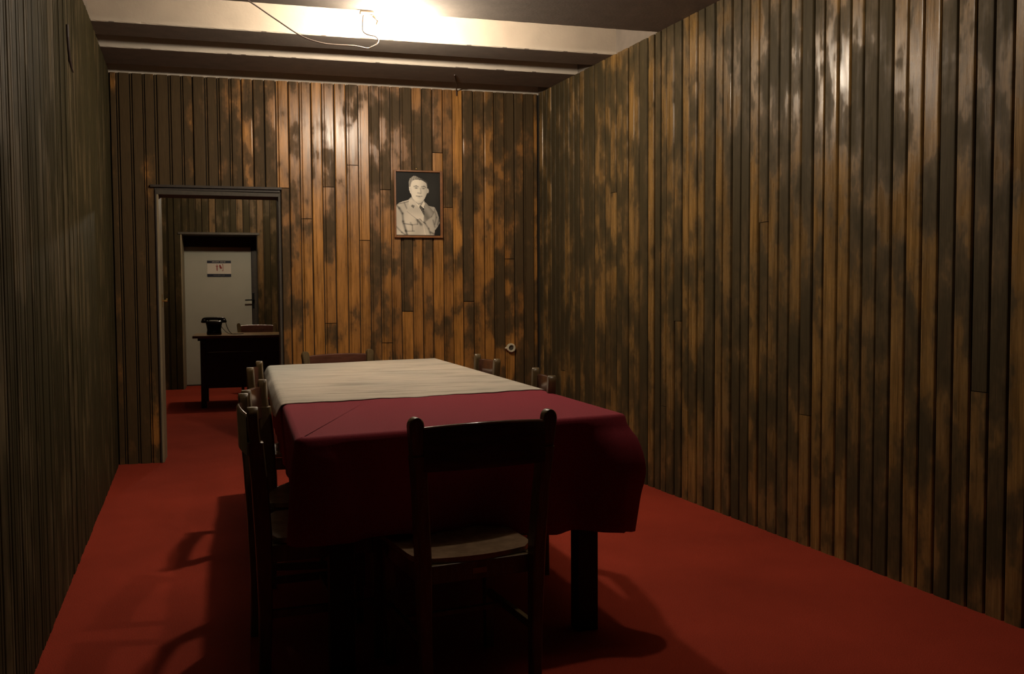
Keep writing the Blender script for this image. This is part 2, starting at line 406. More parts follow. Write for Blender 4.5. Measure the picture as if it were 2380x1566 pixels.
# small brass catch on the left jamb
m = MB()
m.box((0, -.012, -.045), (.003, .012, .045), bev=.001)
m.tube([(0, 0, 0), (.012, 0, 0), (.016, -.001, 0), (.024, -.002, -.001), (.036, -.003, -.002)], [.006, .005, .0065, .0065, .004], 10)
m.tube([(.024, 0, .004), (.030, 0, .012), (.036, 0, .010)], .003, 6)
o = m.build('latch', MAT['brass'], door1, loc=None) if False else m.build('latch', MAT['brass'], door1)
o.location = (DX0+.014, 6.93, 1.124); tag(o, 'small brass catch')

# rear wall behind the camera ----------------------------------------
m = MB(); wall_prism(m, (-1., REAR), (3.4, REAR), (0, -.2), 0, ZT+.1)
tag(m.build('wall_front', MAT['backing']), 'dark wall behind the camera', kind='structure')

# ceiling and beams ----------------------------------------------------
m = MB(); m.box((-1.2, REAR-.2, ZT), (3.4, YB+.35, ZT+.1))
ceil = m.build('ceiling', MAT['plaster']); tag(ceil, 'plastered ceiling crossed by broad flat beams', kind='structure')
def beam(y0, y1, x0=-1.1, x1=3.1):
    """broad plastered beam with slightly ragged arrises"""
    n = 150; rr = random.Random(int(y0*100)); m = MB(); rings = []
    for i in range(n+1):
        x = x0+(x1-x0)*i/n; s = SB*x
        j = [rr.uniform(-1, 1)*.0022 for _ in range(4)]; c = .005
        if rr.random() < .04: j[0] += .006
        rings.append([(x, y0+s, ZT), (x, y0+s, ZC+c+j[0]), (x, y0+s+c+j[1], ZC), (x, y1+s-c+j[2], ZC), (x, y1+s, ZC+c+j[3]), (x, y1+s, ZT)])
    m.rings(rings)
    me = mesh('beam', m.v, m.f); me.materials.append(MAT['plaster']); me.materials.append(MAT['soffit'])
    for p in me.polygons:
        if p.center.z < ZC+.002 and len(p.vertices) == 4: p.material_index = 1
    o = bpy.data.objects.new('beam', me); COL.objects.link(o); o.parent = ceil
    return o
beam(6.123, 6.56); beam(5.563, 5.85); beam(3.5, 5.026); beam(1.4, 2.9); beam(-.9, .9)

# short wire end dropping from the ceiling near the back wall
m = MB(); m.tube([(1.43, 6.30, ZC-.002), (1.47, 6.45, ZC-.006), (1.515, 6.60, 2.672), (1.545, 6.75, 2.66), (1.55, 6.765, 2.625)], .005, 6)
tag(m.build('ceiling_wire', MAT['cable_dark']), 'short dark wire on the ceiling above the portrait, by the back wall', 'wire')
m = MB(); yw = [(4.447, 2.34), (4.45, 2.288), (4.47, 2.24), (4.503, 2.2), (4.56, 2.182), (4.626, 2.175)]
m.tube([(wx_l(a)+.004, a, z) for a, z in yw], [.006, .006, .006, .006, .005, .003], 6)
tag(m.build('wall_wire', MAT['cable_dark']), 'short black wire curling out of the left wall boards near the ceiling', 'wire')

# ------------------------------------------------------------------ lamp
lamp = empty('ceiling_lamp', (.655, 5.03, ZC)); tag(lamp, 'bare glowing bulb on a plain holder at the beam edge', 'lamp')
LB = Vector((.790, 5.062, 2.602))
m = MB(); m.box((.628, 5.000, 2.658), (.700, 5.05, 2.672), bev=.003); o = m.build('mounting_block', MAT['holder']); 
def keep_parent(o, p):
    o.parent = p; o.matrix_parent_inverse = Matrix.Translation(-Vector(p.location)) if p.rotation_euler.z == 0 else p.matrix_world.inverted()
keep_parent(o, lamp)
ax = Vector((.80, .05, -.30)).normalized(); Q = Matrix.Translation(LB) @ Vector((0, 0, 1)).rotation_difference(ax).to_matrix().to_4x4()
m = MB(); m.tube([(.70, 5.04, 2.655), (.715, 5.045, 2.645), (.73, 5.05, 2.633)], .008, 8)
o = m.build('arm', MAT['holder'], smooth=True); keep_parent(o, lamp)
m = MB(); m.lathe([(.010, -.074), (.017, -.070), (.0175, -.042), (.014, -.038)], 20, mat=Q); o = autosmooth(m.build('lampholder', MAT['holder'])); keep_parent(o, lamp)
m = MB(); m.lathe([(.004, -.037), (.015, -.034), (.024, -.020), (.037, .004), (.041, .022), (.038, .040), (.026, .056), (.004, .064)], 16, mat=Q)
o = m.build('bulb', MAT['bulb'], smooth=True); keep_parent(o, lamp); tag(o, 'glowing glass bulb')

# second bulb in the next bay, over the near end of the table (above the frame)
lamp2 = empty('ceiling_lamp', (1.18, 3.18, ZT)); tag(lamp2, 'bare bulb hanging in the ceiling bay over the near end of the table', 'lamp')
MB().lathe([(.045, 0), (.045, -.018), (.010, -.024)], 20).build('ceiling_rose', MAT['holder'], lamp2)
MB().tube([(0, 0, -.02), (0, 0, -.335)], .004, 6).build('flex', MAT['cable'], lamp2)
MB().lathe([(.017, -.330), (.018, -.370), (.014, -.375)], 16).build('lampholder', MAT['holder'], lamp2)
tag(MB().lathe([(.004, -.376), (.013, -.380), (.020, -.395), (.030, -.412), (.031, -.426), (.026, -.442), (.004, -.454)], 14).build('bulb', MAT['bulb_near'], lamp2, smooth=True), 'glowing glass bulb')

# supply cable: from the holder it drops in a loop, then swings up to the ceiling
def catmull(pts, k=8):
    pts = [Vector(p) for p in pts]; P_ = [pts[0]]+pts+[pts[-1]]; out = []
    for i in range(1, len(P_)-2):
        a, b, c, d = P_[i-1:i+3]
        for j in range(k):
            t = j/k; out.append(.5*((2*b)+(c-a)*t+(2*a-5*b+4*c-d)*t*t+(3*b-a-3*c+d)*t**3))
    out.append(pts[-1]); return out
cp = [(.648, 5.035, 2.652), (.645, 5.04, 2.62), (.646, 5.05, 2.575), (.668, 5.05, 2.556), (.712, 5.05, 2.548), (.728, 5.05, 2.528), (.716, 5.05, 2.506), (.690, 5.05, 2.490), (.666, 5.05, 2.482), (.60, 5.05, 2.490), (.50, 5.045, 2.488), (.42, 5.04, 2.492), (.32, 5.035, 2.519), (.19, 5.03, 2.595), (.04, 5.02, 2.683)]
cp = [(a, b-.0, c) for a, b, c in cp]
shift = [0]*9+[-.01, -.025, -.04, -.06, -.09, -.14]
cp2 = []
for (a, b, c), s in zip(cp, shift):   # the far end leans back towards the broad beam
    k = (b+s)/b; cp2.append((a*k, b*k, CAM_H+(c-CAM_H)*k))
cp2.append((-.06, 4.86, ZC-.004)); cp2.append((-.45, 4.70, ZC-.004))
m = MB(); m.tube(catmull(cp2, 6), .0036, 8)
tag(m.build('lamp_cable', MAT['cable'], smooth=True), 'loose thin cable looping down from the bare bulb and up to the beam', 'cable')

# ------------------------------------------------------------------ socket on the back wall
sx = 1.955; sk = empty('wall_socket', (sx, by(sx), .747)); sk.rotation_euler = (math.pi/2, 0, math.atan(SB)); tag(sk, 'small round cream porcelain socket low on the back wall', 'socket')
m = MB(); m.lathe([(.029, -.002), (.030, .018), (.027, .026), (.0165, .027)], 28)
m = MB(); m.rings([[Vector((r_*math.cos(2*math.pi*k/28), r_*math.sin(2*math.pi*k/28), z)) for k in range(28)] for r_, z in [(.034, -.002), (.035, .016), (.031, .026), (.022, .027), (.019, .020), (.018, .012)]], cap=False); autosmooth(m.build('socket_ring', MAT['porcelain'], sk))
m = MB(); m.lathe([(.0195, .008), (.0190, .015), (.001, .015)], 24); autosmooth(m.build('socket_well', MAT['hole'], sk))
m = MB(); m.tube([(-.026, .0, .012), (-.040, -.001, .012), (-.047, -.002, .012)], [.011, .009, .005], 10); m.build('socket_lug', MAT['porcelain'], sk, smooth=True)

# ------------------------------------------------------------------ portrait
PX0, PX1, PZ0, PZ1 = 1.076, 1.436, 1.574, 2.066
pt = empty('framed_portrait', ((PX0+PX1)/2, by((PX0+PX1)/2)-.004, (PZ0+PZ1)/2), math.atan(SB))
tag(pt, 'framed sepia portrait photograph of a young man in military jacket on the back wall', 'picture')
W_, H_ = PX1-PX0, PZ1-PZ0; ft, fd = .014, .022
m = MB()
m.box((-W_/2, -fd, -H_/2), (-W_/2+ft, 0, H_/2), bev=.002); m.build('frame_side', MAT['frame'], pt)
m = MB(); m.box((W_/2-ft-.006, -fd, -H_/2), (W_/2, 0, H_/2), bev=.002); m.build('frame_side', MAT['frame'], pt)
m = MB(); m.box((-W_/2+ft, -fd, H_/2-ft+.002), (W_/2-ft-.006, 0, H_/2), bev=.002); m.build('frame_top', MAT['frame'], pt)
m = MB(); m.box((-W_/2+ft, -fd, -H_/2), (W_/2-ft-.006, 0, -H_/2+ft+.002), bev=.002); m.build('frame_bottom', MAT['frame'], pt)
m = MB(); m.box((-W_/2+.004, -.006, -H_/2+.004), (W_/2-.004, .004, H_/2-.004)); m.build('backing_board', MAT['backing'], pt)

def inside(p, poly):
    x, y = p; c = False; n = len(poly); j = n-1
    for i in range(n):
        xi, yi = poly[i]; xj, yj = poly[j]
        if (yi > y) != (yj > y) and x < (xj-xi)*(y-yi)/(yj-yi)+xi: c = not c
        j = i
    return c
def segd(p, a, b):
    ax_, ay = a; bx, by_ = b; dx, dy = bx-ax_, by_-ay; L = dx*dx+dy*dy
    t = 0 if L == 0 else max(0, min(1, ((p[0]-ax_)*dx+(p[1]-ay)*dy)/L))
    return math.hypot(p[0]-ax_-t*dx, p[1]-ay-t*dy)
JACKET = [(285,800),(330,762),(400,730),(500,702),(545,655),(600,720),(690,830),(775,960),(785,730),(830,770),(850,800),(925,815),(960,820),(1000,900),(1035,1000),(1045,1100),(1000,1180),(960,1230),(950,1315),(285,1315)]
FACE = [(512,480),(525,470),(540,420),(560,370),(620,345),(720,350),(790,375),(822,410),(832,480),(840,560),(815,610),(790,665),(755,720),(715,752),(670,758),(620,725),(575,670),(552,610),(530,570),(515,520)]
HAIR = [(510,480),(508,390),(530,330),(565,300),(600,278),(640,285),(690,310),(760,335),(830,375),(845,430),(835,470),(815,400),(740,352),(640,340),(585,350),(555,400),(540,470)]
NECK = [(552,600),(560,680),(640,760),(700,810),(760,740),(775,690),(790,650)]
SHIRT = [(575,690),(620,735),(680,790),(700,770),(720,800),(778,705),(782,770),(768,850),(720,800),(690,835),(640,770)]
TIE = [(700,790),(722,800),(745,835),(782,900),(778,985),(740,910),(690,830)]
LAP1 = [(510,700),(560,690),(600,740),(690,840),(765,980),(757,1085),(700,1020),(655,1038),(480,905),(500,800)]
LAP2 = [(790,740),(835,775),(860,800),(945,905),(900,985),(770,1090),(772,990),(786,840)]
STR = [((290,795),(340,850),18,.35),((340,850),(395,940),20,.35),((395,940),(405,1080),18,.4),((405,1080),(450,1240),22,.3),((450,1240),(470,1310),20,.25),((430,760),(470,850),12,.5),
 ((285,1170),(380,1270),14,.5),((380,1270),(440,1310),14,.4),((410,1115),(560,1135),9,.35),((560,1135),(655,1125),9,.45),((655,1050),(655,1125),9,.5),((480,905),(650,1035),9,.5),
 ((650,1045),(720,1130),22,.3),((700,1020),(790,1110),14,.35),((565,1140),(568,1245),8,.35),((450,1250),(600,1245),8,.45),((770,1090),(900,985),12,.5),((900,985),(945,905),12,.4),
 ((790,1110),(850,1200),14,.5),((850,1200),(880,1290),16,.45),((960,860),(990,1000),14,.6),((990,1000),(960,1120),16,.55),((1010,900),(1040,1010),10,.5),((1040,1010),(1010,1130),12,.4),
 ((930,1050),(960,1170),12,.5),((305,780),(500,730),7,.3),((880,1260),(960,1300),16,.35),((535,1100),(545,1130),14,.55)]
LIT = [((655,1040),(790,1130),5,1.25),((760,1140),(790,1310),6,1.3),((300,765),(490,712),9,1.25),((935,830),(985,910),16,1.2),((580,1120),(640,1130),5,1.2)]
def paint(x, y):
    g = .011+.010*math.exp(-((x-930)/140)**2-((y-600)/400)**2)
    if inside((x, y), JACKET):
        g = .47+.07*math.sin(x*.013+y*.007); g *= 1.-.55*max(0, min(1, (x-760)/300))
        for a, b, w_, k in STR:
            d = segd((x, y), a, b); g *= 1-(1-k)*math.exp(-(d/w_)**2)
        for a, b, w_, k in LIT:
            d = segd((x, y), a, b); g *= 1+(k-1)*math.exp(-(d/w_)**2)
    if inside((x, y), NECK): g = .42-.25*max(0, min(1, (x-600)/200))
    if inside((x, y), LAP1): g = .50+.06*math.sin(y*.02)
    if inside((x, y), LAP2): g = .20+.06*math.sin(x*.03-y*.02)
    if inside((x, y), [(545,810),(565,783),(608,800),(590,850)]): g = .14
    if inside((x, y), SHIRT): g = .62
    if inside((x, y), TIE): g = .07+.03*math.sin((x+y)*.12)
    if ((x-842)/16)**2+((y-535)/42)**2 < 1: g = .42
    if inside((x, y), FACE):
        sh = max(0, min(1, (x-650)/200)); g = .66-.34*sh**1.3-.14*max(0, (y-690)/70)
        g += .05*math.exp(-((x-610)/50)**2-((y-590)/60)**2)
        for ex, ey, r, k in ((640,492,20,.88),(765,497,20,.80)):
            g *= 1-k*math.exp(-((x-ex)/(r*1.25))**2-((y-ey)/(r*.62))**2)
        for a, b, w_, k in (((600,466),(640,455),10,.6),((640,455),(674,468),9,.65),((735,468),(775,459),10,.65),((775,459),(808,476),9,.65)):
            g *= 1-k*math.exp(-(segd((x, y), a, b)/w_)**2)
        for a, b, w_, k in (((712,500),(722,560),16,.30),((665,577),(720,584),11,.50),((640,630),(690,638),9,.62),((690,638),(738,634),9,.58),((665,662),(715,664),9,.18),((540,500),(560,600),14,.15)):
            g *= 1-k*math.exp(-(segd((x, y), a, b)/w_)**2)
        g *= 1+.15*math.exp(-((x-695)/10)**2-((y-545)/30)**2)
    if inside((x, y), HAIR):
        g = .26-.22*max(0, min(1, (x-600)/160)); g *= 1+.25*math.sin(x*.16+y*.05)
    return g
nx, nz = 132, 190
iw, ih = W_-2*ft-.006, H_-2*ft-.004
v = []; cols = []
for j in range(nz+1):
    for i in range(nx+1):
        v.append((-W_/2+ft+iw*i/nx, -.0085, H_/2-ft+.002-(ih+.0)*j/nz))
        g = paint(285+770*i/nx, 215+1100*j/nz); g = min(.9, g*1.35); cols += [g*1.0, g*.90, g*.74, 1.]
f = [(j*(nx+1)+i, (j+1)*(nx+1)+i, (j+1)*(nx+1)+i+1, j*(nx+1)+i+1) for j in range(nz) for i in range(nx)]
me = mesh('photograph', v, f); ca = me.color_attributes.new('print', 'FLOAT_COLOR', 'POINT'); ca.data.foreach_set('color', cols)
pm, nt, b = new_mat('sepia_print'); at = N(nt, 'ShaderNodeAttribute', attribute_name='print'); nt.links.new(at.outputs['Color'], b.inputs['Base Color'])
b.inputs['Roughness'].default_value = .5; b.inputs['Specular IOR Level'].default_value = .15
o = link('photograph', me, pm, pt)
m = MB(); m.tube([(0, .0, 0), (0, -.012, 0)], .003, 6); o = m.build('nail', MAT['brass'], pt); o.location = (-.015, 0, H_/2+.012)

# ------------------------------------------------------------------ table
Q00, Q10, Q11, Q01 = Vector((.146, 2.681)), Vector((1.228, 2.879)), Vector((1.141, 5.658)), Vector((.143, 5.417))
def quad(u, v_): return (Q00*(1-u)+Q10*u)*(1-v_)+(Q01*(1-u)+Q11*u)*v_
TZ = .757
tb_ = empty('conference_table', (.66, 4.15, 0)); tag(tb_, 'long dark wooden table under the burgundy cloth', 'table')
def kp(o, p=tb_): keep_parent(o, p); return o
ins = lambda u, v_, d: quad(u, v_)+(quad(.5, .5)-quad(u, v_)).normalized()*d
m = MB(); c = [ins(0, 0, .02), ins(1, 0, .02), ins(1, 1, .02), ins(0, 1, .02)]
m.add([(p.x, p.y, TZ-.032) for p in c]+[(p.x, p.y, TZ-.006) for p in c], [(0,3,2,1),(4,5,6,7),(0,1,5,4),(1,2,6,5),(2,3,7,6),(3,0,4,7)])
kp(m.build('tabletop', MAT['table']))
LEGS = [(.275, 2.86), (1.125, 2.985), (1.03, 5.48), (.27, 5.30)]
for lx, ly in LEGS:
    m = MB(); m.box((lx-.037, ly-.037, 0), (lx+.037, ly+.037, TZ-.032), bev=.003); kp(m.build('leg', MAT['table']))
for i in range(4):
    a, b = Vector(LEGS[i]), Vector(LEGS[(i+1) % 4]); d = (b-a).normalized(); a2, b2 = a+d*.037, b-d*.037; nn = Vector((-d.y, d.x))*.011
    m = MB(); q = [a2-nn, b2-nn, b2+nn, a2+nn]; z0, z1 = TZ-.13, TZ-.032
    m.add([(p.x, p.y, z0) for p in q]+[(p.x, p.y, z1) for p in q], [(0,3,2,1),(4,5,6,7),(0,1,5,4),(1,2,6,5),(2,3,7,6),(3,0,4,7)])
    kp(m.build('apron', MAT['table']))

# cloth ---------------------------------------------------------------
corn = [Q00, Q10, Q11, Q01]
def perimeter():
    out = []; rad = .022
    for i in range(4):
        a, b, c_, d = corn[i-1], corn[i], corn[(i+1) % 4], None
        e1 = (b-a).normalized(); e2 = (c_-b).normalized()
        p1 = b-e1*rad; p2 = b+e2*rad
        n1 = Vector((e1.y, -e1.x)); n2 = Vector((e2.y, -e2.x))
        for k in range(5):
            t = k/4; p = (p1*(1-t)+b*t)*(1-t)+(b*(1-t)+p2*t)*t
            out.append((p, (n1*(1-t)+n2*t).normalized(), i, 0., 1.))
        q1 = c_-(c_-b).normalized()*rad; n = int((q1-p2).length/.022)
        for k in range(1, n):
            t = k/n; out.append((p2.lerp(q1, t), n2, i, t, 0.))
    return out   # side index i: side starting at corner i. 0 front is corner0->corner1
PER = perimeter()
def skirt_off(i, t, v_, cf):
    """outward offset and drop (m) for side i (0 = front, 1 = right, 2 = far, 3 = left), position t, fraction v_ down"""
    nsd = .33
    if i == 0: drop = .292+.10*t+.012*math.sin(t*19)+.008*math.sin(t*47); o = .014+.016*v_*math.sin(t*21+.5)+.010*v_*math.sin(t*43)
    elif i == 1: drop = .40-.05*min(1, t*3)+.01*math.sin(t*40); o = .012-.03*v_+.012*v_*math.sin(t*60)
    elif i == 2: drop = .33+.01*math.sin(t*30); o = .012+.014*v_*math.sin(t*26)
    else: drop = .33-.03*t+.008*math.sin(t*40); o = .010-.028*v_+.008*v_*math.sin(t*55)
    return o, drop
rings = []
NV = 16
def pt_cloth(k, v_):
    p, n, i, t, cf = PER[k]
    o_, d_ = skirt_off(i if not cf else i, t, v_, cf)
    if i == 0 and not cf:
        g = math.exp(-((t-.47)/.17)**4); o_ -= .085*g*min(1, v_*1.6)            # pushed in by the chair seat
        o_ += .022*v_*math.exp(-((t-.065-.05*v_)/.03)**2)                       # fold near the left corner
    # bulging fold round the right near corner
    P1 = Q10; dd = (p-P1).length; bulge = math.exp(-(dd/.09)**2)*(.085*math.sin(min(1, v_*1.55)*math.pi*.62)-.03*max(0, v_-.5))
    P0 = Q00; d0 = (p-P0).length; bulge += math.exp(-(d0/.05)**2)*(.018*v_)
    o_ += bulge
    # blend drop at corner fans
    if cf:
        if i == 0: d_ = .300
        if i == 1: d_ = .395
        if i == 2: d_ = .35
        if i == 3: d_ = .33
    return p+n*o_, d_
NP = len(PER)
def drop_of(k):
    return sum(pt_cloth((k+j) % NP, 1)[1] for j in range(-4, 5))/9
DR = [drop_of(k) for k in range(NP)]
vv = []; ff = []
# rounded lip then skirt rings
rows = [(-1, None), (-2, None), (-3, None)]+[(None, j/NV) for j in range(NV+1)]
lip = [(-.018, .0), (-.006, .0), (.004, .003)]
for r in range(3+NV+1):
    for k in range(NP):
        p, n, i, t, cf = PER[k]
        if r < 3: q = p+n*lip[r][0]; z = TZ-lip[r][1]
        else:
            v_ = (r-3)/NV; q, _ = pt_cloth(k, v_); w0 = min(1, v_*6)
            q = (p+n*.010)*(1-w0)+q*w0 if v_ < .17 else q
            z = TZ-.010-(DR[k]-.010)*v_
        vv.append((q.x, q.y, z))
for r in range(3+NV):
    for k in range(NP):
        a = r*NP+k; b = r*NP+(k+1) % NP; ff.append((a, a+NP, b+NP, b))
ctr = len(vv); cx_, cy_ = quad(.5, .5)
for q_ in (.7, .35):
    for k in range(NP): p = PER[k][0]-PER[k][1]*.02; vv.append((cx_+(p.x-cx_)*q_, cy_+(p.y-cy_)*q_, TZ))
for a0, b0 in ((ctr, 0), (ctr+NP, ctr)):
    for k in range(NP): ff.append((a0+k, b0+k, b0+(k+1) % NP, a0+(k+1) % NP))
vv.append((cx_, cy_, TZ))
for k in range(NP): ff.append((len(vv)-1, ctr+NP+k, ctr+NP+(k+1) % NP))
me = mesh('tablecloth', vv, ff); me.materials.append(MAT['cloth'])
for p in me.polygons: p.use_smooth = not all(abs(vv[i][2]-TZ) < 1e-6 for i in p.vertices)
cl = bpy.data.objects.new('tablecloth', me); COL.objects.link(cl)
md = cl.modifiers.new('thick', 'SOLIDIFY'); md.thickness = .002; md.offset = 1
tag(cl, 'burgundy felt cloth draped over the long table', 'tablecloth')

# pale runner over the far two thirds --------------------------------
rv = []; rf = []; NU, NVV = 60, 90
r_ = random.Random(11); hemz = [r_.uniform(-1, 1) for _ in range(NVV+1)]; hemf = [r_.uniform(-1, 1) for _ in range(NU+1)]
ZR = TZ+.0035
v0l, v0r = .302, .290
def left_hem(s): return .055+.012*math.sin(s*9)+.006*math.sin(s*31)
side_cols = [-1., -.75, -.5, -.25, -.1]
for j in range(NVV+1):
    s = j/NVV
    row = []
    for c_ in side_cols:
        v_ = (v0l)+(1.0-v0l)*s; p = quad(0, v_); h = left_hem(s)+.004*hemz[j]; k = -c_
        taper = 1.-.25*max(0, 1-s*8)
        row.append((p.x-.010-.030*k*taper, p.y+(.02*k if s < .02 else 0), ZR-.003-h*k**1.4*.95*taper))
    for i in range(NU+1):
        u = i/NU; v0 = v0l*(1-u)+v0r*u+.0035*math.sin(u*23)+.002*math.sin(u*61)+.0012*hemf[i]
        v_ = v0+(1.0-v0)*s; p = quad(u*1.004-.002, v_)
        row.append((p.x, p.y, ZR+.0012*math.sin(u*9+s*14)*math.sin(u*3.1*math.pi/3.1)))
    for k in (.3, 1.):
        v_ = v0r+(1-v0r)*s; p = quad(1, v_); row.append((p.x+.013+.004*k, p.y, ZR-.06*k-.003))
    rv += row
ncol = len(side_cols)+NU+1+2
for j in range(NVV):
    for i in range(ncol-1):
        a = j*ncol+i; rf.append((a, a+1, a+1+ncol, a+ncol))
me = mesh('table_runner', rv, rf); me.materials.append(MAT['runner'])
for p in me.polygons: p.use_smooth = True
ru = bpy.data.objects.new('table_runner', me); COL.objects.link(ru)
md = ru.modifiers.new('thick', 'SOLIDIFY'); md.thickness = .0018; md.offset = 1
tag(ru, 'creased cream cloth covering the far two thirds of the long table', 'cloth')

# ------------------------------------------------------------------ chairs
def post_mesh(sx):
    """rear leg and back post in one bent piece, rounded at the top; a small step below the back panel"""
    st = [(0., .168, -.225, .015, .018), (.20, .172, -.220, .017, .020), (.40, .176, -.222, .019, .024), (.44, .177, -.223, .019, .025), (.60, .186, -.232, .0185, .024),
          (.722, .196, -.243, .0205, .023), (.724, .197, -.244, .0195, .016), (.76, .200, -.248, .0205, .016), (.806, .203, -.250, .0215, .016), (.815, .203, -.250, .0200, .016), (.822, .203, -.250, .0165, .016), (.827, .203, -.250, .0110, .0155), (.830, .203, -.250, .0050, .015)]
    R = []
    for z, x, y_, hw, hd_ in st:
        c = .004 if hw > .012 else .002
        R.append([(sx*x-hw+c, y_-hd_, z), (sx*x+hw-c, y_-hd_, z), (sx*x+hw, y_-hd_+c, z), (sx*x+hw, y_+hd_-c, z), (sx*x+hw-c, y_+hd_, z), (sx*x-hw+c, y_+hd_, z), (sx*x-hw, y_+hd_-c, z), (sx*x-hw, y_-hd_+c, z)])
    return MB().rings(R)
def chair(loc, rz, label, group):
    root = empty('dining_chair', (loc[0], loc[1], 0), rz); tag(root, label, 'chair', group)
    for sx in (-1, 1):
        autosmooth(post_mesh(sx).build('back_post', MAT['chair'], root), 40)
    # curved back panel bulging to the rear
    n = 14; R = []
    for i in range(n+1):
        s = -1+2*i/n; x = .184*s; y_ = -.257-.015*(1-s*s); z1 = .803+.007*(1-s*s); z0 = .677
        th = .008
        R.append([(x, y_-th, z0+.004), (x, y_-th-.003, z1-.008), (x, y_-th*.6-.003, z1-.002), (x, y_-.003, z1), (x, y_+th*.6-.003, z1-.002), (x, y_+th-.003, z1-.008), (x, y_+th, z0+.004), (x, y_, z0)])
    # ring direction: run along x
    autosmooth(MB().rings(R).build('back_panel', MAT['chair_panel'], root), 50)
    # moulded seat: rounded rear, dished top
    nu, nv = 12, 12; V = []; F = []
    def sp(u, v_):
        x = (u*2-1); y_ = v_
        hw = .188+.012*v_-.03*max(0, (.12-v_)/.12)**2
        yb = -.180-.026*(1-x*x); yf = .152+.012*(1-x*x)
        z = .420-.010*(1-x*x)*(math.sin(math.pi*min(1, v_*1.1)))-.010*max(0, (v_-.85)/.15)**2-.006*max(0, (.1-v_)/.1)**2
        return (x*hw, yb+(yf-yb)*v_, z)
    for j in range(nv+1):
        for i in range(nu+1): V.append(sp(i/nu, j/nv))
    k0 = len(V)
    for j in range(nv+1):
        for i in range(nu+1):
            x, y_, z = sp(i/nu, j/nv); V.append((x, y_, z-.016))
    for j in range(nv):
        for i in range(nu):
            a = j*(nu+1)+i; F.append((a, a+1, a+nu+2, a+nu+1)); F.append((k0+a, k0+a+nu+1, k0+a+nu+2, k0+a+1))
    for i in range(nu):
        F.append((i, k0+i, k0+i+1, i+1)); a = nv*(nu+1)+i; F.append((a, a+1, k0+a+1, k0+a))
    for j in range(nv):
        a = j*(nu+1); F.append((a, a+nu+1, k0+a+nu+1, k0+a)); a = a+nu; F.append((a, k0+a, k0+a+nu+1, a+nu+1))
    autosmooth(MB().add(V, F).build('seat', MAT['seat'], root), 50)
    for sx in (-1, 1):
        R = []
        for z, hw in ((0., .013), (.25, .016), (.395, .018)):
            x = sx*(.168+.004*z); y_ = .130; R.append([(x-hw, y_-hw, z), (x+hw, y_-hw, z), (x+hw, y_+hw, z), (x-hw, y_+hw, z)])
        MB().rings(R).build('leg', MAT['chair'], root)
        MB().box((sx*.170-.010, -.200, .345), (sx*.170+.010, .113, .398), bev=.002).build('seat_rail', MAT['chair'], root)
        MB().box((sx*.169-.008, -.203, .170), (sx*.169+.008, .116, .195), bev=.002).build('stretcher', MAT['chair'], root)
    MB().box((-.158, -.208, .345), (.158, -.190, .398), bev=.002).build('seat_rail', MAT['chair'], root)
    MB().box((-.152, .121, .345), (.152, .139, .398), bev=.002).build('seat_rail', MAT['chair'], root)
    MB().box((-.160, -.010, .176), (.160, .006, .192), bev=.002).build('stretcher', MAT['chair'], root)
    return root
def copy_tree(o, parent=None):
    c = o.copy(); COL.objects.link(c)
    if parent: c.parent = parent
    for ch in list(o.children): copy_tree(ch, c)
    return c
G = 'dark wooden chairs round the long table'
proto = chair((.613, 2.764), math.radians(8), 'nearest dark wooden chair, its back to the viewer at the near end of the table', G)
def chair_at(x, y_, deg, label, group=G):
    c = copy_tree(proto); c.location = (x, y_, 0); c.rotation_euler = (0, 0, math.radians(deg)); c['label'] = label
    if group: c['group'] = group
    elif 'group' in c: del c['group']
    return c
# each chair leans by its own angle
chair_at(.258, 3.090, -86.3, 'dark chair tucked in on the left long side, nearest of the three there')
chair_at(.284, 3.550, -99, 'dark chair tucked in on the left long side, middle of the three there')
chair_at(.299, 4.600, -96.7, 'dark chair on the left long side, farthest one beside the torn runner edge')
chair_at(.985, 3.800, 81.5, 'dark chair on the right long side, the nearer one, beside the cream cloth corner')
chair_at(.995, 4.770, 90, 'dark chair on the right long side, the farther one, left of the wall socket')
chair_at(.609, 5.337, 196, 'glossy dark chair at the far end of the table facing the viewer')
chair_at(.153, 10.90, 180, 'dark chair behind the desk in the far room', None)
tg = MB().box((-.022, -.2105, .362), (.022, -.2082, .378)).build('inventory_tag', MAT['chair_edge'], proto); tag(tg, 'small pale tag under the seat')

# ------------------------------------------------------------------ far room
FY = 12.0; FX0, FX1 = -2.4, 2.6; FD0, FD1, FDZ = -.712, .182, 1.918
m = MB()
for a, b, z0, z1 in ((FX0, FD0, 0, 2.6), (FD1, FX1, 0, 2.6), (FD0, FD1, FDZ, 2.6)): wall_prism(m, (a, FY+T), (b, FY+T), (0, .46), z0, z1)
wf = m.build('wall_far', MAT['backing']); tag(wf, 'board panelling at the end of the far room', kind='structure')
x = -1.6; tf = Vector((-1, 0, 0)); nf = Vector((0, -1, 0))
xs = [FD0-.0815*k for k in range(11, 0, -1)]+[FD0+(FD1-FD0)/11*k for k in range(12)]+[FD1+.0815*k for k in range(1, 18)]
for a, b in zip(xs[:-1], xs[1:]):
    z0 = FDZ if (a >= FD0-.001 and b <= FD1+.001) else 0.
    plank(wf, 'wood_far', (b, FY+T), tf, nf, b-a, z0, 2.55, 1 if R.random() < .6 else 0)
m = MB(); wall_prism(m, (FX0, 7.06), (FX0, 12.6), (-.1, 0), 0, 2.6); tag(m.build('wall_far_left', MAT['wood_far']), 'left wall of the far room', kind='structure')
m = MB(); wall_prism(m, (FX1, 12.6), (FX1, 7.06), (.1, 0), 0, 2.6); tag(m.build('wall_far_right', MAT['wood_far']), 'right wall of the far room', kind='structure')
